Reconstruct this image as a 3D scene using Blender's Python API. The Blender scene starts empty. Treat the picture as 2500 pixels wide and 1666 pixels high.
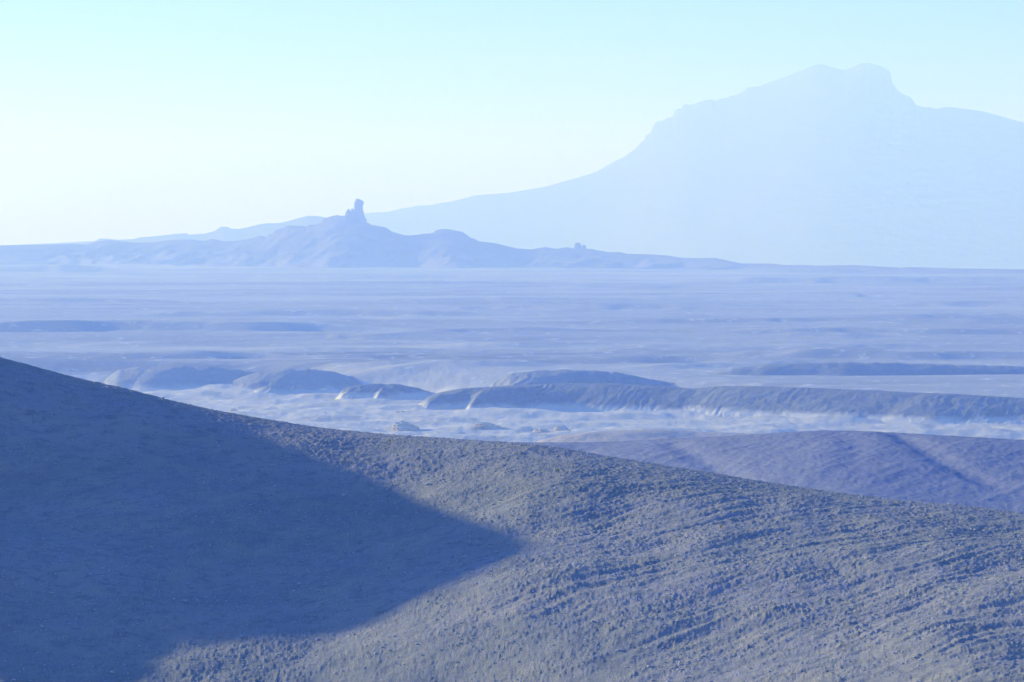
import bpy, math, random
import numpy as np

# ------------------------------------------------------------------ camera, sky, sun, exposure
scene = bpy.context.scene
F = 7162.0            # focal length in photograph pixels (2500 px wide frame, 103 mm lens)
PX0, PY0 = 1250.0, 595.0
CZ = 62.0             # eye height above the valley floor level
SUN_AZ = math.radians(-58.0)    # bearing from the view axis (+Y), negative = left
SUN_EL = math.radians(12.0)

cam_data = bpy.data.cameras.new("camera")
cam_data.sensor_width = 36.0
cam_data.lens = 36.0 * F / 2500.0
cam_data.shift_y = -(833.0 - PY0) / 2500.0
cam_data.clip_start = 0.5
cam_data.clip_end = 80000.0
cam = bpy.data.objects.new("camera", cam_data)
cam.location = (0, 0, CZ)
cam.rotation_euler = (math.radians(90), 0, 0)
scene.collection.objects.link(cam)
scene.camera = cam

world = bpy.data.worlds.new("World")
scene.world = world
world.use_nodes = True
wn = world.node_tree
wn.nodes.clear()
sky = wn.nodes.new("ShaderNodeTexSky")
sky.sky_type = 'NISHITA'
sky.sun_disc = False
sky.sun_elevation = SUN_EL
sky.sun_rotation = SUN_AZ
sky.altitude = 1500
sky.air_density = 1.35
sky.dust_density = 0.3
sky.ozone_density = 8.0
bgd = wn.nodes.new("ShaderNodeBackground")
bgd.inputs['Strength'].default_value = 0.095
wout = wn.nodes.new("ShaderNodeOutputWorld")
wn.links.new(sky.outputs[0], bgd.inputs['Color'])
wn.links.new(bgd.outputs[0], wout.inputs['Surface'])

sun_data = bpy.data.lights.new("sun", 'SUN')
sun_data.energy = 4.3
sun_data.angle = math.radians(0.8)
sun_data.color = (1.0, 0.985, 0.965)
sun = bpy.data.objects.new("sun", sun_data)
sd = np.array([math.sin(SUN_AZ) * math.cos(SUN_EL), math.cos(SUN_AZ) * math.cos(SUN_EL), math.sin(SUN_EL)])
from mathutils import Vector
sun.rotation_euler = Vector(sd).to_track_quat('Z', 'Y').to_euler()
sun.location = (-200, 60, 150)
scene.collection.objects.link(sun)

scene.view_settings.view_transform = 'Standard'
scene.view_settings.look = 'None'
scene.view_settings.gamma = 1.0
scene.view_settings.use_curve_mapping = False
scene.view_settings.exposure = 1.05
scene.view_settings.use_white_balance = True      # the photograph is balanced very cool
scene.view_settings.white_balance_temperature = 5180
scene.view_settings.white_balance_tint = 20
scene.cycles.use_denoising = True
scene.cycles.denoiser = 'OPENIMAGEDENOISE'
scene.cycles.max_bounces = 8
scene.cycles.diffuse_bounces = 2
scene.cycles.volume_bounces = 6
scene.cycles.use_adaptive_sampling = False

HAZE = True
HAZE_DENSITY = 0.00050
HAZE_COLOR = (0.23, 0.34, 1.0)

PHI = (1 + 5 ** 0.5) / 2

# ------------------------------------------------------------------ numeric helpers
def hash2(ix, iy, seed):
    h = (ix.astype(np.int64) * 374761393 + iy.astype(np.int64) * 668265263 + seed * 1442695041) & 0xFFFFFFFF
    h = ((h ^ (h >> 13)) * 1274126177) & 0xFFFFFFFF
    h = h ^ (h >> 16)
    return (h & 0xFFFFFF) / float(0x1000000)

def noise(x, y, seed=0):
    """gradient noise, about -1..1"""
    xi = np.floor(x); yi = np.floor(y)
    fx = x - xi; fy = y - yi
    u = fx * fx * fx * (fx * (fx * 6 - 15) + 10); v = fy * fy * fy * (fy * (fy * 6 - 15) + 10)
    def g(ox, oy):
        a = hash2(xi + ox, yi + oy, seed) * 2 * np.pi
        return np.cos(a) * (fx - ox) + np.sin(a) * (fy - oy)
    n0 = g(0, 0) * (1 - u) + g(1, 0) * u
    n1 = g(0, 1) * (1 - u) + g(1, 1) * u
    return (n0 * (1 - v) + n1 * v) * 1.5

def fbm(x, y, octaves=4, seed=0, gain=0.5, lac=2.03):
    s = 0.0; a = 1.0; t = 0.0
    for k in range(octaves):
        s = s + a * noise(x, y, seed + 17 * k); t += a
        x = x * lac + 13.7; y = y * lac - 7.3; a *= gain
    return s / t

def ridged(x, y, octaves=4, seed=0, gain=0.5):
    s = 0.0; a = 1.0; t = 0.0
    for k in range(octaves):
        s = s + a * (1 - np.abs(noise(x, y, seed + 29 * k))); t += a
        x = x * 2.03 + 3.1; y = y * 2.03 + 9.2; a *= gain
    return s / t

def worley(x, y, seed=0):
    xi = np.floor(x); yi = np.floor(y)
    d1 = np.full(x.shape, 9.0); d2 = np.full(x.shape, 9.0)
    idv = np.zeros(x.shape)
    for ox in (-1, 0, 1):
        for oy in (-1, 0, 1):
            cx = xi + ox; cy = yi + oy
            dx = cx + hash2(cx, cy, seed) - x; dy = cy + hash2(cx, cy, seed + 5) - y
            d = dx * dx + dy * dy
            near = d < d1
            d2 = np.where(near, d1, np.minimum(d2, d))
            idv = np.where(near, hash2(cx, cy, seed + 9), idv)
            d1 = np.where(near, d, d1)
    return np.sqrt(d1), np.sqrt(d2), idv

def smooth(e0, e1, x):
    t = np.clip((x - e0) / (e1 - e0), 0, 1)
    return t * t * (3 - 2 * t)

def smax(a, b, k):
    h = np.clip(0.5 + 0.5 * (a - b) / k, 0, 1)
    return b * (1 - h) + a * h + k * h * (1 - h)

def lerp_pts(pts):
    p = np.array(pts, float)
    def f(v): return np.interp(v, p[:, 0], p[:, 1])
    return f

def smooth_pts(pts, width):
    """interpolation of the points blurred over WIDTH (rounded hills)"""
    f = lerp_pts(pts)
    def g(v):
        v = np.asarray(v, float)
        o = np.linspace(-1, 1, 25); w = np.cos(o * np.pi / 2) ** 2 + 1e-6; w /= w.sum()
        return sum(wi * f(v + oi * width) for oi, wi in zip(o, w))
    return g

# ------------------------------------------------------------------ materials
def nodes_of(m):
    m.use_nodes = True
    nt = m.node_tree; nt.nodes.clear()
    out = nt.nodes.new("ShaderNodeOutputMaterial")
    bs = nt.nodes.new("ShaderNodeBsdfPrincipled")
    bs.inputs['Roughness'].default_value = 0.95
    bs.inputs['Specular IOR Level'].default_value = 0.15
    nt.links.new(bs.outputs[0], out.inputs['Surface'])
    return nt, bs

def position(nt, scale):
    g = nt.nodes.new("ShaderNodeNewGeometry")
    mp = nt.nodes.new("ShaderNodeVectorMath"); mp.operation = 'MULTIPLY'
    nt.links.new(g.outputs['Position'], mp.inputs[0]); mp.inputs[1].default_value = scale
    return mp.outputs[0]

def noise_node(nt, vec, scale, detail=4, rough=0.55, dist=0.0):
    n = nt.nodes.new("ShaderNodeTexNoise")
    n.inputs['Scale'].default_value = scale; n.inputs['Detail'].default_value = detail
    n.inputs['Roughness'].default_value = rough; n.inputs['Distortion'].default_value = dist
    nt.links.new(vec, n.inputs['Vector'])
    return n.outputs['Fac']

def ramp(nt, fac, stops):
    r = nt.nodes.new("ShaderNodeValToRGB")
    e = r.color_ramp.elements
    e[0].position, e[0].color = stops[0][0], (*stops[0][1], 1)
    e[1].position, e[1].color = stops[-1][0], (*stops[-1][1], 1)
    for p, c in stops[1:-1]:
        x = e.new(p); x.color = (*c, 1)
    nt.links.new(fac, r.inputs[0])
    return r.outputs[0]

def mix(nt, fac, a, b, mode='MIX'):
    m = nt.nodes.new("ShaderNodeMix"); m.data_type = 'RGBA'; m.blend_type = mode
    if isinstance(fac, float): m.inputs[0].default_value = fac
    else: nt.links.new(fac, m.inputs[0])
    for v, k in ((a, 6), (b, 7)):
        if isinstance(v, tuple): m.inputs[k].default_value = (*v, 1)
        else: nt.links.new(v, m.inputs[k])
    return m.outputs[2]

def bump(nt, bs, height, dist, strength=1.0):
    b = nt.nodes.new("ShaderNodeBump"); b.inputs['Distance'].default_value = dist
    b.inputs['Strength'].default_value = strength
    nt.links.new(height, b.inputs['Height']); nt.links.new(b.outputs[0], bs.inputs['Normal'])

def mat_clay(name, c0, c1, c2, fine, coarse, bumpd, stretch=(1, 1, 1)):
    m = bpy.data.materials.new(name); nt, bs = nodes_of(m)
    p = position(nt, stretch)
    big = noise_node(nt, p, coarse, 3)
    sm = noise_node(nt, p, fine, 5, 0.65)
    a = ramp(nt, big, [(0.3, c0), (0.7, c1)])
    b = ramp(nt, sm, [(0.45, (0.0, 0.0, 0.0)), (0.78, (1, 1, 1))])
    nt.links.new(mix(nt, b, a, c2), bs.inputs['Base Color'])
    bump(nt, bs, sm, bumpd)
    return m

MAT = {}
def mat_bentonite():
    m = bpy.data.materials.new("bentonite_clay"); nt, bs = nodes_of(m)
    p = position(nt, (1, 1, 1)); pb = position(nt, (0.3, 1.0, 1.0))
    band = noise_node(nt, pb, 0.16, 4, 0.6)
    patch = noise_node(nt, p, 0.8, 4, 0.6)
    grain = noise_node(nt, p, 26.0, 4, 0.75)
    a = ramp(nt, band, [(0.34, (0.30, 0.31, 0.335)), (0.5, (0.365, 0.36, 0.39)), (0.66, (0.42, 0.395, 0.45))])
    a = mix(nt, ramp(nt, patch, [(0.45, (0, 0, 0)), (0.75, (1, 1, 1))]), a, (0.43, 0.405, 0.375))
    mott = noise_node(nt, position(nt, (0.7, 1.0, 1.0)), 3.2, 5, 0.7, 0.6)
    a = mix(nt, ramp(nt, mott, [(0.36, (1, 1, 1)), (0.52, (0, 0, 0))]), a, (0.27, 0.28, 0.32))
    a = mix(nt, ramp(nt, grain, [(0.55, (0, 0, 0)), (0.75, (1, 1, 1))]), a, (0.66, 0.61, 0.53))
    a = mix(nt, ramp(nt, grain, [(0.26, (1, 1, 1)), (0.40, (0, 0, 0))]), a, (0.12, 0.125, 0.145))
    nt.links.new(a, bs.inputs['Base Color'])
    bump(nt, bs, grain, 0.05)
    return m
MAT['bentonite'] = mat_bentonite()
MAT['clod'] = mat_clay("clay_clod", (0.40, 0.41, 0.46), (0.52, 0.51, 0.53), (0.66, 0.63, 0.60), 14.0, 2.5, 0.015)
MAT['violet_clay'] = mat_clay("violet_clay", (0.25, 0.265, 0.38), (0.28, 0.29, 0.385), (0.36, 0.36, 0.43), 2.6, 0.05, 0.06)
MAT['tan_clay'] = mat_clay("tan_clay", (0.46, 0.39, 0.33), (0.56, 0.47, 0.39), (0.64, 0.55, 0.46), 0.9, 0.05, 0.3)

def mat_badland(name, c0, c1, c2):
    m = bpy.data.materials.new(name); nt, bs = nodes_of(m)
    p = position(nt, (1, 1, 1))
    big = noise_node(nt, p, 0.03, 4)
    fine = noise_node(nt, p, 0.5, 5, 0.65)
    a = ramp(nt, big, [(0.3, c0), (0.7, c1)])
    a = mix(nt, ramp(nt, fine, [(0.5, (0, 0, 0)), (0.8, (1, 1, 1))]), a, c2)
    # the pale beds lie at the foot of the hills
    g = nt.nodes.new("ShaderNodeNewGeometry"); s = nt.nodes.new("ShaderNodeSeparateXYZ")
    nt.links.new(g.outputs['Position'], s.inputs[0])
    ad = nt.nodes.new("ShaderNodeMath"); ad.operation = 'MULTIPLY_ADD'
    nt.links.new(noise_node(nt, p, 0.12, 4), ad.inputs[0]); ad.inputs[1].default_value = 4.5
    nt.links.new(s.outputs[2], ad.inputs[2])
    mr = nt.nodes.new("ShaderNodeMapRange")
    nt.links.new(ad.outputs[0], mr.inputs[0])
    mr.inputs[1].default_value = 1.4; mr.inputs[2].default_value = -0.6
    nt.links.new(mix(nt, mr.outputs[0], a, (0.60, 0.57, 0.53)), bs.inputs['Base Color'])
    bump(nt, bs, fine, 0.5)
    return m
MAT['badland'] = mat_badland('badland_strata', (0.15, 0.175, 0.19), (0.22, 0.235, 0.23), (0.34, 0.34, 0.32))
MAT['hazed_badland'] = mat_badland('hazed_badland_strata', (0.24, 0.26, 0.28), (0.33, 0.34, 0.34), (0.45, 0.44, 0.42))  # lighter copy of badland: the haze over these hills is put into the colour

def mat_plain():
    m = bpy.data.materials.new("desert_plain"); nt, bs = nodes_of(m)
    p = position(nt, (1, 1, 1))
    pa = position(nt, (0.25, 1, 1))
    broad = noise_node(nt, pa, 0.006, 4, 0.6)
    patch = noise_node(nt, pa, 0.02, 6, 0.68, 0.4)
    speck = noise_node(nt, p, 0.11, 6, 0.75)
    a = ramp(nt, broad, [(0.38, (0.27, 0.285, 0.30)), (0.62, (0.48, 0.475, 0.46))])
    b = mix(nt, ramp(nt, patch, [(0.52, (0, 0, 0)), (0.66, (1, 1, 1))]), a, (0.54, 0.51, 0.46))
    k = mix(nt, ramp(nt, speck, [(0.56, (0, 0, 0)), (0.66, (1, 1, 1))]), b, (0.74, 0.70, 0.64))
    # pale eroded silt where the ground lies low
    g = nt.nodes.new("ShaderNodeNewGeometry"); s = nt.nodes.new("ShaderNodeSeparateXYZ")
    nt.links.new(g.outputs['Position'], s.inputs[0])
    ad = nt.nodes.new("ShaderNodeMath"); ad.operation = 'MULTIPLY_ADD'
    nt.links.new(noise_node(nt, p, 0.03, 4), ad.inputs[0]); ad.inputs[1].default_value = 4.0
    nt.links.new(s.outputs[2], ad.inputs[2])
    mr = nt.nodes.new("ShaderNodeMapRange"); nt.links.new(ad.outputs[0], mr.inputs[0])
    mr.inputs[1].default_value = 3.4; mr.inputs[2].default_value = 0.4
    silt = ramp(nt, noise_node(nt, p, 0.05, 6, 0.65), [(0.35, (0.50, 0.47, 0.42)), (0.5, (0.64, 0.59, 0.51)), (0.7, (0.74, 0.66, 0.54))])
    nt.links.new(mix(nt, mr.outputs[0], k, silt), bs.inputs['Base Color'])
    bump(nt, bs, speck, 0.8)
    return m
MAT['plain'] = mat_plain()

def mat_rock(name, c0, c1, scale, bumpd):
    m = bpy.data.materials.new(name); nt, bs = nodes_of(m)
    p = position(nt, (1, 1, 3.0))
    f = noise_node(nt, p, scale, 6, 0.65, 0.3)
    nt.links.new(ramp(nt, f, [(0.3, c0), (0.7, c1)]), bs.inputs['Base Color'])
    bump(nt, bs, f, bumpd)
    return m
def mat_ridge():
    m = bpy.data.materials.new("ridge_rock"); nt, bs = nodes_of(m)
    p = position(nt, (1, 1, 3.0))
    f = noise_node(nt, p, 0.02, 6, 0.65, 0.3)
    a = ramp(nt, f, [(0.3, (0.09, 0.09, 0.09)), (0.7, (0.19, 0.18, 0.165))])
    g = nt.nodes.new("ShaderNodeNewGeometry"); sp = nt.nodes.new("ShaderNodeSeparateXYZ")
    nt.links.new(g.outputs['Position'], sp.inputs[0])
    ad = nt.nodes.new("ShaderNodeMath"); ad.operation = 'MULTIPLY_ADD'
    nt.links.new(noise_node(nt, position(nt, (0.5, 1, 1)), 0.012, 5), ad.inputs[0]); ad.inputs[1].default_value = -60.0
    nt.links.new(sp.outputs[2], ad.inputs[2])
    mr = nt.nodes.new("ShaderNodeMapRange"); nt.links.new(ad.outputs[0], mr.inputs[0])
    mr.inputs[1].default_value = 18.0; mr.inputs[2].default_value = -8.0
    nt.links.new(mix(nt, mr.outputs[0], a, (0.29, 0.275, 0.255)), bs.inputs['Base Color'])
    bump(nt, bs, f, 6.0)
    return m
MAT['ridge'] = mat_ridge()
MAT['butte'] = mat_rock("butte_rock", (0.10, 0.09, 0.08), (0.16, 0.14, 0.125), 0.006, 20.0)
MAT['spire'] = mat_rock("spire_rock", (0.15, 0.13, 0.12), (0.25, 0.22, 0.19), 0.15, 1.5)
MAT['pale_rock'] = mat_rock("pale_sandstone", (0.60, 0.49, 0.34), (0.80, 0.68, 0.48), 0.45, 0.6)
MAT['tuft'] = bpy.data.materials.new("dry_tuft")
_nt, _bs = nodes_of(MAT['tuft'])
_nt.links.new(ramp(_nt, noise_node(_nt, position(_nt, (1, 1, 1)), 40.0), [(0.3, (0.30, 0.29, 0.10)), (0.7, (0.50, 0.45, 0.18))]), _bs.inputs['Base Color'])

# ------------------------------------------------------------------ mesh helpers
def link(o, label=None, cat=None, kind=None, group=None, parent=None):
    scene.collection.objects.link(o)
    if parent is not None: o.parent = parent
    if label: o["label"] = label
    if cat: o["category"] = cat
    if kind: o["kind"] = kind
    if group: o["group"] = group
    return o

def mesh_np(name, co, faces, mat, smooth_shade=True):
    """co (n,3), faces (m,k) arrays"""
    me = bpy.data.meshes.new(name)
    n, (m, k) = len(co), faces.shape
    me.vertices.add(n); me.vertices.foreach_set("co", np.ascontiguousarray(co, np.float32).ravel())
    me.loops.add(m * k); me.loops.foreach_set("vertex_index", np.ascontiguousarray(faces, np.int32).ravel())
    me.polygons.add(m)
    me.polygons.foreach_set("loop_start", np.arange(0, m * k, k, dtype=np.int32))
    me.polygons.foreach_set("use_smooth", np.full(m, smooth_shade, dtype=bool))
    me.update(calc_edges=True)
    me.materials.append(mat)
    return me

def grid_object(name, X, Y, Z, mat, **kw):
    """X,Y,Z (rows, cols); rows go away from the viewer, cols to the right"""
    r, c = X.shape
    co = np.stack([X, Y, Z + CZ], -1).reshape(-1, 3)
    i = np.arange(r * c).reshape(r, c)
    f = np.stack([i[:-1, :-1], i[:-1, 1:], i[1:, 1:], i[1:, :-1]], -1).reshape(-1, 4)
    return link(bpy.data.objects.new(name, mesh_np(name, co, f, mat)), **kw)

def spaced(*segments):
    """concatenated linspaces without doubled ends"""
    out = []
    for a, b, n in segments:
        s = np.linspace(a, b, n, endpoint=False); out.append(s)
    out.append(np.array([segments[-1][1]], float))
    return np.concatenate(out)

# ------------------------------------------------------------------ the plain (heights are relative to the eye)
upper = lerp_pts([(0, -60), (1150, -57.5), (1300, -56), (2000, -52), (3000, -47), (5000, -38), (5600, -45), (7000, -75), (9000, -100), (22000, -165)])
foot = smooth_pts([(-3000, 1330), (0, 1365), (600, 1350), (1200, 1235), (1800, 1150), (2230, 1090), (2600, 1060), (6000, 1000)], 200)

ryc = smooth_pts([(-8000, 5200), (300, 5300), (870, 5000), (1500, 4800), (2322, 4200), (9000, 3900)], 200)
_yy = np.linspace(1000, 6000, 5001)
_pp = PY0 - F * upper(_yy) / _yy
def y_of_row(py): return float(np.interp(-py, -_pp, _yy))

# long low scarps across the plain: px from, px to, crest row, height in px
SCARPS = [(-300, 1080, 812, 21), (900, 1500, 816, 12), (-200, 330, 668, 14), (250, 1300, 676, 8), (500, 1200, 765, 9),
          (1250, 2700, 795, 9), (1700, 2600, 818, 11), (1000, 1740, 842, 10), (1400, 2000, 868, 9),
          (1000, 1900, 706, 9), (1500, 2700, 692, 12), (1750, 2150, 668, 10), (2100, 2800, 745, 14), (1300, 1750, 760, 9),
          (-200, 500, 735, 8), (400, 900, 722, 7), (1500, 2300, 730, 7), (-200, 700, 870, 8), (600, 1150, 846, 8), (1800, 2800, 878, 16),
          (300, 1700, 660, 6), (1300, 2000, 646, 8), (200, 900, 790, 6), (1000, 1350, 895, 10), (1500, 2000, 905, 12)]
_rs = random.Random(5)
for _k in range(110):
    _a = _rs.uniform(-500, 2500); _p = 648 + 262 * _rs.random() ** 0.9
    SCARPS.append((_a, _a + _rs.uniform(250, 1300), _p, _rs.uniform(2.5, 8.0) * (0.5 + (_p - 640) / 300)))
SC = [((a - PX0) / F, (b - PX0) / F, y_of_row(p), h) for a, b, p, h in SCARPS]

def plain_z(x, y, detail=True):
    r = np.maximum(np.hypot(x, y), 1.0)
    ys = np.where(y > 1, y, 1.0)
    px = np.where(y > 50, np.clip(PX0 + F * x / ys, -4000, 6500), np.where(x > 0, 6500, -4000))
    yf = foot(px)
    up = smooth(10, 70, r - yf)
    z = -66.0 * (1 - up) + upper(r) * up
    rc = ryc(px)
    z = z - 45 * smooth(rc - 30, rc + 700, r)        # the ground drops away behind the ridge
    # benches and swells
    far = smooth(1150, 1500, r) * (1 - 0.6 * smooth(5500, 9000, r))
    z = z + far * (2.4 * fbm(x / 700, y / 210, 4, 3) + 1.6 * (ridged(x / 420 + 0.3 * noise(x / 300, y / 300, 8), y / 120, 3, 5) - 0.6))
    tn = fbm(x / 1500, y / 330, 3, 21) * 5
    z = z + far * 1.1 * (np.floor(tn) + smooth(0.35, 0.65, tn - np.floor(tn)))
    sx = x / ys
    for a, b, y0, h in SC:
        hh = h * y0 / F
        k = np.nonzero((sx > a - 0.005) & (sx < b + 0.005) & (y > y0 - 45 - 2.4 * hh) & (y < y0 + 22 * hh + 40))
        if not len(k[0]): continue
        xk, yk, sk = x[k], y[k], sx[k]
        w = smooth(a - 0.004, a + 0.3 * (b - a), sk) * (1 - smooth(b - 0.3 * (b - a), b + 0.004, sk))
        d = yk - (y0 + 22 * noise(xk / 160 + h, xk * 0 + y0 * 0.01, 41) + 9 * noise(xk / 45, xk * 0 + y0 * 0.02, 43))
        prof = np.where(d < 0, smooth(-1.9 * hh - 2, 0, d), 1 - smooth(0, 22 * hh, d))
        z[k] += w * hh * prof
    # eroded low ground: small pale mounds and runnels
    low = (1 - up) * smooth(600, 800, r) * (1 - smooth(1400, 1600, r))
    z = z + low * (3.2 * np.maximum(fbm(x / 50, y / 28, 5, 61), -0.2) + 1.5 * (ridged(x / 26, y / 18, 4, 66) - 0.6) + 1.4 * fbm(x / 150, y / 70, 2, 68))
    if detail:
        z = z + far * 0.5 * fbm(x / 40, y / 26, 3, 71)
    return z

az = np.concatenate([np.linspace(-180, -30, 40)[:-1], np.linspace(-30, -11, 70)[:-1], np.linspace(-11, 11, 860), np.linspace(11, 30, 70)[1:], np.linspace(30, 180, 40)[1:]])
az = np.radians(az)
rr = np.concatenate([[1.0, 60, 200, 400, 600, 720], np.geomspace(800, 1500, 150)[:-1], np.geomspace(1500, 5200, 230)[:-1], np.geomspace(5200, 20000, 40)])
A, R = np.meshgrid(az, rr)
X, Y = R * np.sin(A), R * np.cos(A)
grid_object("plain", X, Y, plain_z(X, Y), MAT['plain'], kind="structure",
            label="wide hazy desert plain with pale silt flats and low benches", cat="plain")

# ------------------------------------------------------------------ hills built on a crest line
def crest_hill(name, sil, yc, s_front, s_back, r, tf, tb, px_range, ncol, nf, nb, mat, jag=None, relief=None, spur=None, sink=None, foot_k=None, **kw):
    """sil(px) -> row of the crest, yc(px) -> its distance; the ground falls from it both ways with a rounded top"""
    px = np.linspace(px_range[0], px_range[1], ncol) if not hasattr(px_range, 'shape') else px_range
    u = np.linspace(1, 0, nf, endpoint=False) ** 1.5
    t = np.concatenate([u * tf, -(np.linspace(0, 1, nb) ** 1.5) * tb])
    P, T = np.meshgrid(px, t)
    YC = yc(P); m = -(sil(P) - PY0) / F
    if jag is not None:      # the small teeth of the skyline belong to the crest only
        soft, tau = jag
        ms = -(soft(P) - PY0) / F
        m = ms + (m - ms) * np.exp(-np.abs(T) / tau)
    Yw = YC - T; Xw = (P - PX0) / F * Yw
    te = T
    if spur is not None:
        sp = spur(P, T); te = np.where(T > 0, np.maximum(T - sp * smooth(0, 1, T / (0.35 * tf)), 0), T)
    sf = s_front(P) if callable(s_front) else s_front
    S = np.where(T > 0, sf, s_back)
    Zw = m * Yw - S * (np.sqrt(te * te + r * r) - r)
    if relief is not None: Zw = Zw + relief(Xw, Yw, T, P)
    if sink is not None: Zw = Zw - sink(P)
    if foot_k is not None:
        pz = plain_z(Xw, Yw, False)
        Zw = smax(Zw, pz - 0.35 * foot_k, foot_k)
        # the rim dips under the plain
        e = np.ones_like(Zw); e[0] = 0; e[-1] = 0; e[:, 0] = 0; e[:, -1] = 0
        Zw = np.where(e > 0, Zw, pz - 3)
    return grid_object(name, Xw, Yw, Zw, mat, **kw)

# far mountain, 10.5 km
MOUNTAIN = [(-6000, 700), (-1000, 640), (0, 600), (400, 580), (760, 545), (850, 528), (890, 522), (906, 519.6), (945, 518), (962.6, 513.8), (982, 509), (1002, 507), (1015, 502.6), (1052, 501.4), (1070, 497),
    (1099, 493), (1163, 477), (1180, 476), (1243, 471), (1328, 457), (1413, 433.5), (1456, 420), (1500, 394.5), (1521, 385), (1552, 363.5), (1566, 347), (1573, 344),
    (1575, 333), (1589, 324), (1594.6, 308), (1605, 295.6), (1614, 296.7), (1632, 288), (1643, 285.6), (1648, 270.6), (1653.5, 266), (1662, 266), (1671, 255),
    (1678.5, 254.6), (1680, 258), (1698, 253), (1714, 246.7), (1739, 242), (1746, 247.5), (1760.6, 240), (1775, 240), (1782, 234), (1794.5, 233), (1818, 222.5),
    (1823, 214), (1857, 210.7), (1871, 203.5), (1921, 186.8), (1957, 172.5), (1989, 159), (2003, 156.4), (2025, 161.8), (2043, 168), (2062, 171.4), (2085.5, 161.8),
    (2100, 155.3), (2123, 153), (2132, 157.5), (2150, 161), (2160.5, 167), (2173, 174), (2176.5, 186.8), (2177.6, 203.5), (2187, 213.5), (2192.6, 222.5), (2209, 233),
    (2221, 236.7), (2230, 245.7), (2235.5, 257), (2258.7, 263.5), (2267.6, 261.7), (2287, 267), (2300, 262.8), (2322, 261.7), (2400, 272), (2500, 300), (2800, 420), (3400, 520), (5000, 620), (8000, 700)]
msil = lerp_pts(MOUNTAIN)
def m_relief(x, y, t, p):
    a = np.clip(np.abs(t) / 900, 0, 1)
    return a * (-45 * (1 - ridged(x / 700, y / 700, 4, 81)) + 60 * fbm(x / 900, y / 600, 3, 83))
crest_hill("mountain", msil, lambda p: 10500 + 400 * np.sin(p / 700), 0.55, 0.5, 50, 1500, 1500,
           np.concatenate([np.linspace(-6000, 800, 60)[:-1], np.linspace(800, 2550, 700)[:-1], np.linspace(2550, 8000, 60)]), 0, 60, 30, MAT['butte'],
           jag=(smooth_pts(MOUNTAIN, 120), 120.0), relief=m_relief, kind="structure", label="huge pale blue butte fading into the haze at the right", cat="mountain")

# low far ridge at the left, 8 km
FARR = [(-6000, 640), (-800, 615), (0, 600), (178, 594), (229, 591), (243, 583), (260, 583), (291, 586.5), (325, 585), (341, 580), (372, 578), (400, 575), (434, 571), (455, 570), (463, 574),
    (502, 571), (514, 567), (524, 565), (539, 554), (555, 554), (564, 558.6), (583, 559.5), (604, 555.5), (635, 548), (651, 545.6), (679, 545.6), (704, 540.6),
    (728.5, 533), (750, 527.6), (775, 527.6), (794, 531), (830, 545), (880, 565), (1000, 610), (1300, 640)]
crest_hill("far_ridge", lerp_pts(FARR), lambda p: 7900 + 0 * p, 0.35, 0.3, 25, 500, 500,
           np.concatenate([np.linspace(-6000, 100, 40)[:-1], np.linspace(100, 1300, 420)]), 0, 36, 18, MAT['butte'],
           jag=(smooth_pts(FARR, 70), 60.0), relief=lambda x, y, t, p: np.clip(np.abs(t) / 250, 0, 1) * (-22 * (1 - ridged(x / 130, y / 260, 3, 91))),
           kind="structure", label="faint low ridge climbing behind the rock chimney at the left", cat="ridge")

# ridge with the rock chimney, 5 km
RIDGE = [(-6000, 640), (-2000, 618), (-400, 606), (0, 600), (178, 596), (209, 598), (238, 590), (269, 586.5), (300, 590.5), (334, 593), (372, 592), (406, 587), (465, 585), (499, 589), (514, 584), (527, 585),
    (545, 589.6), (580, 588), (614, 582.5), (635, 576), (651, 579), (654, 573.5), (663, 571.6), (674, 561), (694, 555.5), (700.6, 551), (738, 552), (747, 554.6), (756, 548.7),
    (772, 549.3), (786, 543), (787.5, 536), (798, 532), (809, 528), (822, 526), (824, 524.5), (827, 527), (840, 527.5), (848, 530), (864, 533), (885, 538), (894, 543.7), (901, 545.4), (907, 549.5), (933, 554), (943, 556), (953, 563),
    (957, 566), (972, 570.5), (988, 574.8), (1002, 575.5), (1017, 574), (1031, 571.4), (1052.5, 570), (1060, 567), (1064, 563), (1077, 559.7), (1095, 560), (1122, 565.7), (1128, 565.7),
    (1152, 583), (1155, 582), (1170, 590), (1208, 594), (1238, 601.4), (1262, 607), (1297.5, 609.4), (1309, 607), (1330, 603.5), (1357, 608), (1384, 604), (1400, 607), (1443, 608),
    (1458, 611.5), (1485, 616), (1515, 616), (1530, 620.4), (1580, 621), (1628, 624), (1660.5, 629.4), (1696, 630.6), (1746, 630), (1778, 637), (1810, 643.6), (1883, 644), (1915.6, 647.7),
    (1966, 647.7), (1993.6, 649), (2081, 647.7), (2122, 649.6), (2195.5, 654), (2228, 652.8), (2322, 655.5), (2500, 658), (3500, 668), (8000, 680)]
rsil = lerp_pts(RIDGE)
def r_relief(x, y, t, p):
    a = np.clip(np.abs(t) / 130, 0, 1)
    return a * (-20 * (1 - ridged(x / 80 + t / 300, y / 150, 4, 101)) + 9 * fbm(x / 160, y / 160, 3, 103))
crest_hill("chimney_ridge", rsil, ryc, lambda p: np.interp(p, [-6000, 600, 860, 1150, 1500, 2400], [0.10, 0.13, 0.22, 0.17, 0.09, 0.06]), 0.15, 12, 620, 700,
           np.concatenate([np.linspace(-6000, 100, 60)[:-1], np.linspace(100, 2400, 800)[:-1], np.linspace(2400, 8000, 60)]), 0, 80, 24, MAT['ridge'],
           jag=(smooth_pts(RIDGE, 60), 35.0), relief=r_relief, foot_k=6.0, kind="structure", label="blue desert ridge across the plain carrying a tall rock chimney", cat="ridge")

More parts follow.
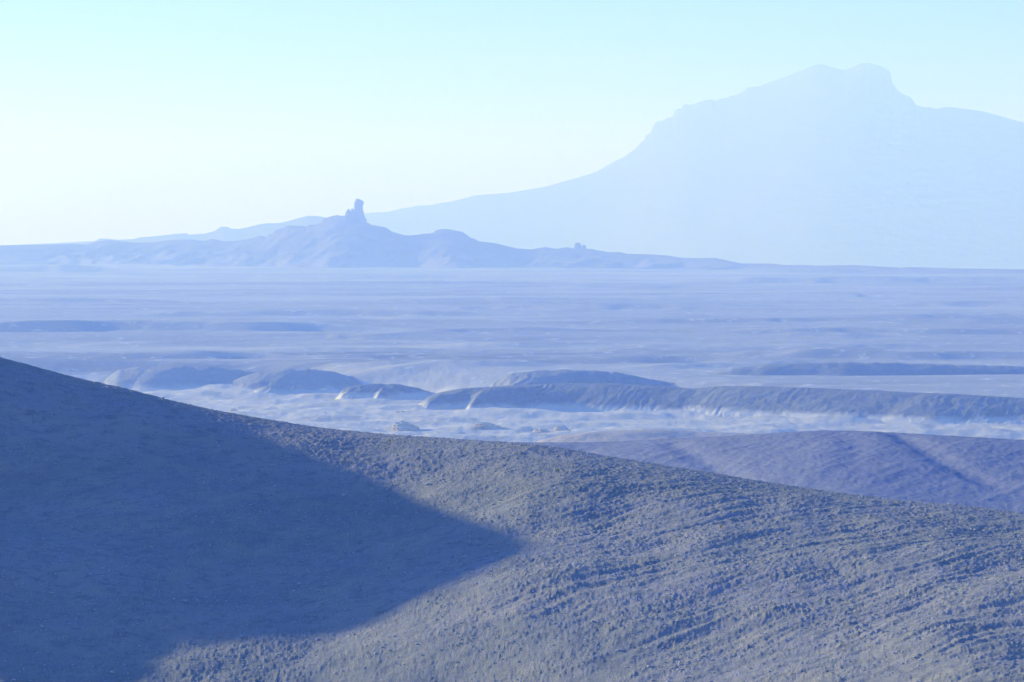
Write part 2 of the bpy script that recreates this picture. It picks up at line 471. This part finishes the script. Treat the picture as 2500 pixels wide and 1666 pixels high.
# ------------------------------------------------------------------ badland hills at the edge of the plain
def rills(x, y, t, sc, amp, seed, k=0.5):
    """erosion runnels down the front face, none on the crest"""
    a = np.clip(t / 4.0, 0, 1)
    u = (x + k * t) / sc + 0.8 * fbm(x / (3.1 * sc), t / 9, 2, seed + 7)
    amp = amp * np.clip(0.55 + 1.3 * fbm(x / (7 * sc), t / 30, 2, seed + 5), 0.05, 1.6)
    return -a * amp * (np.abs(noise(u, t / (sc * 7), seed)) + 0.5 * np.abs(noise(u * 2.3, t / (sc * 4), seed + 3)))

def saw(v, sharp=0.18):
    f = v - np.floor(v)
    return np.where(f < sharp, smooth(0, 1, f / sharp), 1 - smooth(0, 1, (f - sharp) / (1 - sharp)))

def spur_list(spurs, shear):
    """spurs: (px, reach m, steep width px, gentle width px); shear px per metre of t"""
    def f(P, T):
        p = P + shear * T
        out = np.zeros_like(P)
        for c, reach, ws, wg in spurs:
            d = p - c
            b = np.where(d < 0, np.exp(-(d / ws) ** 2), np.exp(-(d / wg) ** 2))
            out = np.maximum(out, reach * b)
        return out
    return f

def pts(*p, s=1.0625):
    return [(a * s, b * s) for a, b in p]

main_pts = [(0, 1250), (940, 1040)] + pts((930, 955), (948, 945), (965, 927), (985, 911), (1010, 902), (1060, 893), (1130, 889), (1200, 885), (1260, 882), (1330, 881), (1400, 881.5), (1480, 885), (1550, 890),
                                          (1590, 893), (1615, 891.5), (1640, 888.5), (1700, 887), (1780, 888.5), (1850, 891), (1920, 894), (2000, 897), (2100, 902), (2186, 905), (2353, 915)) + [(2900, 985), (3600, 1000)]
crest_hill("badland_hill", smooth_pts(main_pts, 9), smooth_pts([(600, 1190), (900, 1188), (1300, 1185), (1700, 1158), (1900, 1135), (2322, 1095), (3600, 1040), (4200, 1020)], 220),
           lambda p: np.interp(p, [900, 1500, 2000, 3500], [0.80, 0.74, 0.60, 0.55]), 0.10, 8, 62, 60,
           np.concatenate([np.linspace(930, 2560, 720)[:-1], np.linspace(2560, 3500, 60)]), 0, 84, 16, MAT['badland'],
           relief=lambda x, y, t, p: rills(x, y, t, 3.2, 0.45, 111) + rills(x, y, np.maximum(t - 7, 0), 11.0, 0.8, 117, 0.8) + np.clip(np.abs(t) / 6, 0, 1) * 0.8 * fbm(x / 16, y / 9, 3, 113),
           spur=spur_list([(1085, 14, 26, 60), (1235, 16, 40, 110), (1770, 3, 50, 120), (2090, 3, 90, 130), (2290, 3, 70, 110)], 2.6), foot_k=1.6,
           kind="structure", label="long dark badland bank with sunlit noses at its left end, running off to the right", cat="hill")

def low_hill(p, yc, slope, r, tf, tb, sc, amp, seed, spurs, label, width=8, shear=2.0, n=240, mat='badland'):
    p0, p1 = p[0][0], p[-1][0]
    _sm = smooth_pts(p, width)
    crest_hill("badland_hill", lambda q: _sm(q) + 2.2 * noise(q / 38.0, q * 0 + seed, seed) + 1.0 * noise(q / 13.0, q * 0 + seed, seed + 2), yc if callable(yc) else (lambda q: yc + 0 * q), slope, 0.12, r, tf, tb, (p0 + 4, p1 - 4), n, 50, 14, MAT[mat], jag=(_sm, 7.0),
               relief=lambda x, y, t, q: rills(x, y, t, sc, amp, seed) + np.clip(np.abs(t) / 6, 0, 1) * 0.7 * fbm(x / 16, y / 10, 3, seed + 1),
               spur=spur_list(spurs, shear), foot_k=2.2, kind="structure", label=label, cat="hill")

low_hill([(190, 985)] + pts((230, 895), (245, 868), (270, 852), (320, 842), (400, 839), (480, 842), (540, 848), (600, 858), (680, 872), (760, 890)) + [(900, 985)], 1335, 0.5, 6, 60, 50, 5, 0.3, 131,
         [(300, 4, 50, 90), (420, 4, 60, 90)], "pale rounded badland hill above the dark foreground slope at the left", mat='hazed_badland')
low_hill([(480, 1000)] + pts((480, 905), (515, 884), (560, 864), (600, 855), (650, 849), (720, 848), (770, 855), (820, 872), (860, 895)) + [(960, 1010)], 1318, 0.5, 6, 55, 50, 5, 0.3, 141,
         [(640, 3, 40, 80)], "hazy rounded badland hill left of the stepped dark scarps", mat='hazed_badland')
low_hill([(590, 1010)] + pts((575, 910), (590, 893), (620, 885), (680, 889), (740, 893), (790, 898)) + [(880, 1000)], 1285, 0.6, 3, 40, 30, 4, 0.8, 151,
         [(640, 4, 20, 60)], "low dark scarp just above the white silt flat at the left", width=6, mat='hazed_badland')
low_hill([(800, 1010)] + pts((770, 918), (785, 898), (800, 890), (830, 884), (870, 882), (920, 884), (960, 892), (1000, 903)) + [(1110, 1000)], 1255, 0.6, 3.5, 42, 40, 4, 0.9, 161,
         [(835, 5, 18, 40), (960, 7, 14, 30)], "small dark scarp between the white flat and the rounded main hill", width=6)
low_hill([(1180, 960)] + pts((1130, 880), (1170, 860), (1230, 852), (1300, 850), (1370, 852), (1430, 858), (1480, 868), (1560, 885)) + [(1720, 960)], 1225, 0.6, 6, 60, 60, 6, 1.0, 171,
         [(1290, 6, 60, 90)], "smooth hazy hill rising behind the main badland hill", mat='hazed_badland')
low_hill([(1640, 960)] + pts((1600, 868), (1680, 846), (1760, 838), (1850, 834), (1950, 832), (2050, 834), (2186, 838), (2353, 842)) + [(2800, 880), (3200, 960)], 1265, 0.6, 7, 90, 80, 8, 0.25, 191,
         [(1800, 5, 60, 140), (2100, 5, 60, 140)], "long blue scarp along the right edge below the bright flats", n=330, mat='hazed_badland')

# pale sand swell in front of the main hill
crest_hill("tan_hill", smooth_pts([(1250, 1115)] + pts((1240, 1012), (1290, 1000), (1350, 993), (1430, 988), (1500, 987), (1580, 991), (1700, 995), (1850, 1000), (2000, 1010)) + [(2500, 1110)], 20),
           lambda q: 760 + 0 * q, 0.30, 0.25, 5, 40, 40, (1255, 2480), 300, 50, 16, MAT['tan_clay'],
           relief=lambda x, y, t, p: np.clip(np.abs(t) / 5, 0, 1) * (0.7 * fbm(x / 14, y / 9, 3, 201)) + rills(x, y, t, 3.0, 0.12, 203),
           kind="structure", label="pinkish tan clay swell between the violet hill and the white flat", cat="hill")

# ------------------------------------------------------------------ violet side hill, 230 m
SIDE = [(0, 1100), (900, 1086)] + pts((1150, 1017), (1230, 1017.5), (1320, 1018), (1400, 1016), (1500, 1011), (1600, 1006), (1700, 1001), (1800, 995), (1880, 990.5), (1930, 990), (2000, 992), (2050, 994.5), (2100, 998), (2186, 1003), (2353, 1012)) + [(3200, 1100), (4200, 1180)]
def side_gully(x, y, c, wdt):
    """c: polyline of (x, y); depth falls off across it"""
    d = np.full(x.shape, 1e3)
    for (x0, y0), (x1, y1) in zip(c[:-1], c[1:]):
        dx, dy = x1 - x0, y1 - y0
        k = np.clip(((x - x0) * dx + (y - y0) * dy) / (dx * dx + dy * dy), 0, 1)
        d = np.minimum(d, np.hypot(x - x0 - k * dx, y - y0 - k * dy))
    return np.exp(-(d / wdt) ** 2) + 0.22 * np.exp(-(d / (3.2 * wdt)) ** 2)
def at(px, y): return ((px - PX0) / F * y, y)
GUL = [([at(1640, 226), at(1730, 212), at(1790, 202), at(1880, 193)], 1.1, 0.6),
       ([at(2170, 228), at(2230, 217), at(2300, 206), at(2420, 196)], 1.1, 0.7),
       ([at(1960, 186), at(1905, 177), at(1880, 168), at(1900, 160)], 0.75, 1.3),
       ([at(1790, 202), at(1850, 190), at(1900, 178)], 0.7, 0.5),
       ([at(2050, 226), at(2090, 214), at(2080, 203)], 1.2, 0.35),
       ([at(1420, 226), at(1500, 212), at(1600, 200), at(1790, 193)], 1.1, 0.55)]
def side_relief(x, y, t, p):
    a = np.clip(np.abs(t) / 5, 0, 1)
    z = a * (0.22 * fbm(x / 14, y / 11, 3, 211) - 0.07 * np.abs(noise((x + 0.4 * t) / 2.2, t / 16, 215)))
    for c, w, d in GUL: z = z - 0.30 * a * d * side_gully(x, y, c, w)
    d1, d2, _ = worley(x / 0.55, y / 0.55, 217)
    z = z + 0.035 * (1 - d1) + 0.05 * fbm(x / 0.9, y / 0.9, 3, 219)
    # a low bench in front of the hill
    z = z + 0.9 * smooth(38, 44, t) * (1 - smooth(60, 75, t)) * smooth(1850, 2000, p)
    return z
def side_front(p): return 0.16 + 0 * p
crest_hill("violet_hill", smooth_pts(SIDE, 25), smooth_pts([(-2000, 255), (0, 245), (1400, 238), (2000, 230), (4200, 212), (5200, 205)], 400), side_front, 0.5, 16, 110, 110,
           np.concatenate([np.linspace(-1500, 1200, 80)[:-1], np.linspace(1200, 2560, 560)[:-1], np.linspace(2560, 4200, 80)]), 0, 300, 24, MAT['violet_clay'],
           relief=side_relief, kind="structure", label="smooth violet clay hill with dry gullies behind the foreground crest at the right", cat="hill")

# ------------------------------------------------------------------ foreground hill
CREST = [(-12000, 900), (-6000, 800), (-3000, 730), (-1500, 735), (-700, 785), (-200, 843), (0, 878)] + pts((167, 868), (300, 897), (400, 922), (500, 945), (600, 962), (700, 978), (800, 991), (900, 1000), (1000, 1007), (1100, 1013), (1200, 1019), (1300, 1032), (1400, 1050),
         (1500, 1066), (1600, 1082), (1700, 1099), (1800, 1115), (1900, 1130), (2000, 1143), (2100, 1153), (2186, 1160), (2353, 1180)) + [(3200, 1290), (5000, 1400)]
fsil = smooth_pts(CREST, 45)
fyc = smooth_pts([(-12000, 92), (-3000, 92), (0, 91), (900, 88), (1600, 82), (2500, 75), (5000, 68)], 300)
fslope = smooth_pts([(-12000, 0.36), (0, 0.36), (800, 0.355), (1250, 0.315), (1800, 0.25), (2500, 0.185), (5000, 0.15)], 350)

DOMES = [(-27.0, 86.5, 5.0, 3.2, 2.2), (-18.0, 79.5, 5.0, 3.6, -2.0), (-30.0, 79.5, 6.0, 4.0, -2.2), (-2.5, 66.0, 4.5, 4.0, 0.9), (-18.0, 74.0, 4.0, 1.5, 0.6), (-18.0, 69.0, 5.0, 2.5, -1.0)]
def fore_base(x, y):
    """height of the foreground hill without its crumbly surface"""
    p = np.clip(PX0 + F * x / np.maximum(y, 1), -12000, 5000)
    yc = fyc(p); t = yc - y
    m = -(fsil(p) - PY0) / F
    S = np.where(t > 0, fslope(p), 0.42)
    r = 5.0
    z = m * y - S * (np.sqrt(t * t + r * r) - r)
    # unseen shoulder past the left edge, with bumps and dips added to shape its shadow
    for xd, yd, sx, sy, hd in DOMES:
        z = z + hd * np.exp(-0.5 * (((x - xd) / sx) ** 2 + ((y - yd) / sy) ** 2))
    return z, t, p

RD = (0.85, 0.527)      # run of the rills on the right-hand part of the slope
def fore_height(x, y, clods=True):
    z, t, p = fore_base(x, y)
    z = z + (0.30 * fbm(x / 6, y / 6, 3, 301) + 0.05 * fbm(x / 1.7, y / 1.7, 3, 303)) * smooth(0, 6, np.abs(t))
    right = smooth(900, 1700, p)
    # rills run down the fall line, to the lower left
    u = (x * RD[1] - y * RD[0]); v = (x * RD[0] + y * RD[1])
    wob = 0.25 * noise(x / 2.5, y / 2.5, 305)
    some = smooth(-0.25, 0.45, fbm(x / 5, y / 5, 2, 306))      # the rills come and go
    z = z - (0.25 + 0.75 * right) * smooth(1, 6, t) * (0.5 + 0.5 * some) * (0.045 * np.abs(noise((u + wob) / 0.75, v / 9, 307)) + 0.055 * np.abs(noise((u + 1.6 * wob) / 0.37, v / 3.5, 309)))
    if clods:
        d1, d2, i1 = worley(x / 0.10 + 0.35 * noise(x / 0.3, y / 0.3, 311), y / 0.12, 313)
        e1, e2, i2 = worley(x / 0.046, y / 0.060, 317)
        crumb = np.maximum(0.15, 0.62 + 0.75 * fbm(x / 1.6, y / 1.6, 4, 319))
        z = z + crumb * (0.036 * np.maximum(0.75 - d1, 0) * (0.1 + 1.3 * i1 * i1) + 0.030 * np.maximum(0.8 - e1, 0) * (0.1 + 1.2 * i2 * i2)) + 0.022 * fbm(x / 0.30, y / 0.30, 3, 323)
    return z

px_cols = np.concatenate([np.linspace(-12000, -2500, 50)[:-1], np.linspace(-2500, -250, 80)[:-1], np.linspace(-250, 2780, 1220)[:-1], np.linspace(2780, 5000, 45)])
yn = np.linspace(0, 1, 430)
rows_t = np.concatenate([np.linspace(78, 46, 30)[:-1], 46 * (1 - yn)[:-1] ** 1.12, -(np.linspace(0, 1, 30) ** 2) * 130])
P, T = np.meshgrid(px_cols, rows_t)
# distances: the rows follow the crest, the front rows are stretched towards the viewer's side
YC = fyc(P); scale_front = (YC - 20) / 78.0
Yf = YC - np.where(T > 0, T * np.minimum(scale_front, 0.98), T)
Xf = (P - PX0) / F * Yf
Zf = fore_height(Xf, Yf)
grid_object("foreground_hill", Xf, Yf, Zf, MAT['bentonite'], kind="structure",
            label="dark crumbly bentonite slope filling the foreground, its left half in shadow", cat="hill")

# ------------------------------------------------------------------ crumbs of clay on the foreground slope
rng = np.random.default_rng(7)
ICO_V = np.array([(-1, PHI, 0), (1, PHI, 0), (-1, -PHI, 0), (1, -PHI, 0), (0, -1, PHI), (0, 1, PHI), (0, -1, -PHI), (0, 1, -PHI), (PHI, 0, -1), (PHI, 0, 1), (-PHI, 0, -1), (-PHI, 0, 1)]) / 1.902
ICO_F = np.array([(0, 11, 5), (0, 5, 1), (0, 1, 7), (0, 7, 10), (0, 10, 11), (1, 5, 9), (5, 11, 4), (11, 10, 2), (10, 7, 6), (7, 1, 8), (3, 9, 4), (3, 4, 2), (3, 2, 6), (3, 6, 8), (3, 8, 9), (4, 9, 5), (2, 4, 11), (6, 2, 10), (8, 6, 7), (9, 8, 1)])
N = 52000
cy = rng.uniform(57, 93, N); cp = rng.uniform(-250, 2780, N)
cx = (cp - PX0) / F * cy
keep = (fyc(cp) - cy > -1.0) & (rng.random(N) < cy / 93) & (rng.random(N) < 0.45 + 0.9 * fbm(cx / 2.2, cy / 2.2, 3, 401))
cx, cy = cx[keep], cy[keep]
cz = fore_height(cx, cy)
n = len(cx)
size = 0.011 + 0.022 * rng.random(n) ** 2.5 + 0.022 * (rng.random(n) < 0.01)
V = ICO_V[None] * (1 + 0.42 * (rng.random((n, 12, 1)) - 0.5))
V = V * (size[:, None] * (0.75 + 0.5 * rng.random((n, 3))))[:, None, :] * np.array([1.15, 1.15, 0.6])
a = rng.uniform(0, 2 * np.pi, n); ca, sa = np.cos(a)[:, None], np.sin(a)[:, None]
V = np.stack([V[..., 0] * ca - V[..., 1] * sa, V[..., 0] * sa + V[..., 1] * ca, V[..., 2]], -1)
V += np.stack([cx, cy, cz + CZ + 0.25 * size], -1)[:, None, :]
Fc = (ICO_F[None] + 12 * np.arange(n)[:, None, None]).reshape(-1, 3)
link(bpy.data.objects.new("clay_clods", mesh_np("clay_clods", V.reshape(-1, 3), Fc, MAT['clod'], False)), kind="stuff",
     label="loose grey clay crumbs strewn over the foreground slope", cat="gravel")

# ------------------------------------------------------------------ rock chimney and boulders on the ridge
def rock_from_outline(name, rows, dist, mat, seed, depth=0.85, nseg=18, rough=0.13, **kw):
    """rows: (row, left px, right px) from the top down; a closed rock with joints and ledges"""
    r = np.array(rows, float)
    py = np.linspace(r[0, 0], r[-1, 0], 3 * len(r) + 4)
    L, Rr = np.interp(py, r[:, 0], r[:, 1]), np.interp(py, r[:, 0], r[:, 2])
    k = dist / F
    ang = np.linspace(0, 2 * np.pi, nseg, endpoint=False)
    co = []
    for q, (a_, b_) in enumerate(zip(L, Rr)):
        c = ((a_ + b_) / 2 - PX0) * k; w = (b_ - a_) / 2 * k
        j = 1 + rough * (noise(ang * 2.2 + seed, ang * 0 + q * 0.45, seed) + 0.6 * noise(ang * 5, ang * 0 + q * 0.9, seed + 2))
        ca, sa = np.cos(ang), np.sin(ang)
        sq = 1 / np.maximum(np.abs(ca) ** 3 + np.abs(sa) ** 3, 1e-6) ** (1 / 3)     # blocky rather than round
        co.append(np.stack([c + w * ca * sq * j, dist + depth * w * sa * sq * j, np.full(nseg, CZ - (py[q] - PY0) * k) + 0.05 * w * noise(ang * 3, ang * 0 + q, seed + 4)], -1))
    co = np.concatenate(co)
    m_ = len(py)
    faces = [(q * nseg + i, q * nseg + (i + 1) % nseg, (q + 1) * nseg + (i + 1) % nseg, (q + 1) * nseg + i) for q in range(m_ - 1) for i in range(nseg)]
    faces = [f_[::-1] for f_ in faces]
    faces.append(tuple(range(nseg))); faces.append(tuple(reversed(range((m_ - 1) * nseg, m_ * nseg))))
    par = kw.get('parent')
    if par is not None: co = co - np.array(par.location)
    me = bpy.data.meshes.new(name); me.from_pydata(co.tolist(), [], faces); me.update()
    me.materials.append(mat)
    return link(bpy.data.objects.new(name, me), **kw)

chim = bpy.data.objects.new("rock_chimney", None)
chim.location = ((876 - PX0) / F * 4985, 4985, CZ - (540 - PY0) / F * 4985)
link(chim, label="tall leaning rock chimney with two pinnacles on the hazy ridge", cat="rock tower")
rock_from_outline("spire", [(485, 870.2, 872), (487.5, 869.3, 879), (489.5, 868.5, 885), (493, 867.2, 887.6), (497, 865.6, 888), (502, 865, 886.3), (507, 864.8, 885.2), (512, 864.4, 886), (517, 864, 888), (528, 863, 890), (535, 862.5, 893.6), (543, 862, 894.6), (556, 860, 897)],
                  4985, MAT['spire'], 5, parent=chim)
rock_from_outline("pinnacle", [(510.2, 850, 852), (513, 848.6, 854), (517, 845.4, 857), (521, 844, 858), (527, 842, 860), (542, 839, 864)], 4975, MAT['spire'], 9, parent=chim)
rock_from_outline("pinnacle", [(508.8, 858.9, 860.2), (511, 858, 862.5), (514, 857, 864), (524, 856, 865), (545, 855, 867)], 4980, MAT['spire'], 13, parent=chim)
by = float(ryc(1410.0)) - 4
rock_from_outline("boulder", [(592.8, 1408, 1412.5), (594, 1405.2, 1416), (596.5, 1404, 1418.3), (600, 1403, 1419), (605, 1401.6, 1420), (612, 1400, 1421.5)], by, MAT['spire'], 21,
                  label="larger of two boulders perched on the ridge skyline", cat="boulder", group="boulders on the skyline")
rock_from_outline("boulder", [(598, 1425, 1427.8), (599.5, 1423, 1429.3), (602, 1421.2, 1430.6), (606, 1420.4, 1431.2), (612, 1419.5, 1432)], by - 6, MAT['spire'], 27,
                  label="smaller boulder leaning at the right of the larger skyline boulder", cat="boulder", group="boulders on the skyline")

# ------------------------------------------------------------------ pale outcrops on the white flat
def outcrop(px, base_row, wpx, hpx, seed, label, deep=0.8, dist=None):
    """an eroded block of pale beds: stepped ledges, an undercut foot and a broken top"""
    y = dist or F * 66.0 / (base_row - PY0)
    x = (px - PX0) / F * y
    k = y / F; w, h = 1.35 * wpx * k / 2, 0.62 * hpx * k
    zb = -(base_row - PY0) / F * y
    nu, nv = 40, 22
    th = np.linspace(0, 2 * np.pi, nu, endpoint=False); v = np.linspace(0, 1, nv)
    TH, VV = np.meshgrid(th, v)
    steps = VV * 4; led = (np.floor(steps) + smooth(0.55, 1.0, steps - np.floor(steps))) / 4
    rad = (1 - 0.72 * led ** 1.4) * (1 + 0.30 * noise(np.cos(TH) * 1.4 + seed, np.sin(TH) * 1.4 + VV * 0.8, seed) + 0.16 * noise(np.cos(TH) * 4 + seed, np.sin(TH) * 4 + VV * 4, seed + 1) - 0.10 * np.exp(-((VV - 0.12) / 0.08) ** 2))
    hz = VV * (1 + 0.35 * noise(np.cos(TH) * 1.1, np.sin(TH) * 1.1 + seed, seed + 2))
    lean = 0.35 * w * VV
    co = np.stack([x - lean + w * rad * np.cos(TH), y + deep * w * rad * np.sin(TH), CZ + zb - 0.6 + (h + 0.6) * hz], -1).reshape(-1, 3)
    i = np.arange(nu * nv).reshape(nv, nu); ir = np.roll(i, -1, 1)
    f = np.stack([i[:-1], ir[:-1], ir[1:], i[1:]], -1).reshape(-1, 4)
    me = bpy.data.meshes.new("rock_outcrop")
    me.from_pydata(co.tolist(), [], f.tolist() + [tuple(i[-1].tolist())]); me.update()
    me.materials.append(MAT['pale_rock'])
    link(bpy.data.objects.new("rock_outcrop", me), label=label, cat="rock", group="pale outcrops on the white flat")
S_ = 1.0625
outcrop(932 * S_, 985 * S_, 52, 24, 31, "cream rock outcrop on the white flat, largest and left of the main hill's foot")
outcrop(925 * S_, 951 * S_, 26, 10, 35, "small cream knob at the tip of the main hill's left nose")
outcrop(1125 * S_, 986 * S_, 66, 22, 41, "long cream outcrop with a peaked crest on the white flat below the main hill")
outcrop(1252 * S_, 1000 * S_, 48, 24, 47, "blocky cream outcrop beside the left end of the tan swell")
outcrop(1292 * S_, 988 * S_, 34, 14, 51, "thin cream ledge behind the blocky outcrop at the tan swell")
outcrop(1105 * S_, 953 * S_, 30, 8, 53, "low cream knob at the foot of the main hill's second nose")
outcrop(540 * S_, 946 * S_, 18, 9, 57, "tiny white knob alone on the pale flat above the shadowed crest")
outcrop(265 * S_, 884 * S_, 34, 12, 61, "pale broken rocks under the leftmost badland hill", dist=1370)

# ------------------------------------------------------------------ dry tufts on the foreground slope
def tuft(px, py, height, seed, label):
    ys_ = np.arange(55, 95, 0.05); xs_ = (px - PX0) / F * ys_
    zr = -(py - PY0) / F * ys_; zh = fore_height(xs_, ys_)
    k = int(np.argmax(zr < zh)); x, y, z = xs_[k], ys_[k], zh[k]
    r_ = random.Random(seed)
    root = bpy.data.objects.new("dry_tuft", None); root.location = (x, y, z + CZ)
    link(root, label=label, cat="plant", group="dry tufts on the foreground slope")
    for q in range(22):
        a = r_.uniform(0, 6.283); l = height * r_.uniform(0.6, 1.1); b = r_.uniform(0.25, 0.9) * l; w = 0.007
        dx, dy = math.cos(a), math.sin(a)
        v = [(-dy * w, dx * w, -0.02), (dy * w, -dx * w, -0.02), (dx * b * 0.45 + dy * w, dy * b * 0.45 - dx * w, l * 0.65), (dx * b * 0.45 - dy * w, dy * b * 0.45 + dx * w, l * 0.65), (dx * b, dy * b, l)]
        me = bpy.data.meshes.new("blade"); me.from_pydata(v, [], [(0, 1, 2, 3), (3, 2, 4)]); me.update(); me.materials.append(MAT['tuft'])
        link(bpy.data.objects.new("blade", me), parent=root)
tuft(952, 1082, 0.13, 1, "small yellow tuft just below the crest, left of the middle")
tuft(1363, 1152, 0.10, 2, "small yellow tuft on the sunlit slope right of the middle")
tuft(1760, 1290, 0.10, 3, "small yellow tuft low on the sunlit slope towards the right")

# ------------------------------------------------------------------ haze
if HAZE:
    zmin = -185 + CZ; zmax = 680 + CZ; h = 20600.0
    v = [(-h, -h, zmin), (h, -h, zmin), (h, h, zmin), (-h, h, zmin), (-h, -h, zmax), (h, -h, zmax), (h, h, zmax), (-h, h, zmax)]
    f = [(0, 3, 2, 1), (4, 5, 6, 7), (0, 1, 5, 4), (1, 2, 6, 5), (2, 3, 7, 6), (3, 0, 4, 7)]
    me = bpy.data.meshes.new("haze"); me.from_pydata(v, [], f); me.update()
    m = bpy.data.materials.new("haze_air"); m.use_nodes = True
    nt = m.node_tree; nt.nodes.clear()
    o = nt.nodes.new("ShaderNodeOutputMaterial"); pv = nt.nodes.new("ShaderNodeVolumePrincipled")
    pv.inputs['Color'].default_value = (*HAZE_COLOR, 1)
    pv.inputs['Absorption Color'].default_value = (1, 1, 1, 1)
    pv.inputs['Density'].default_value = HAZE_DENSITY
    pv.inputs['Anisotropy'].default_value = 0.2
    nt.links.new(pv.outputs[0], o.inputs['Volume'])
    me.materials.append(m)
    link(bpy.data.objects.new("haze", me), kind="stuff", label="blue haze filling the air over the plain", cat="haze")
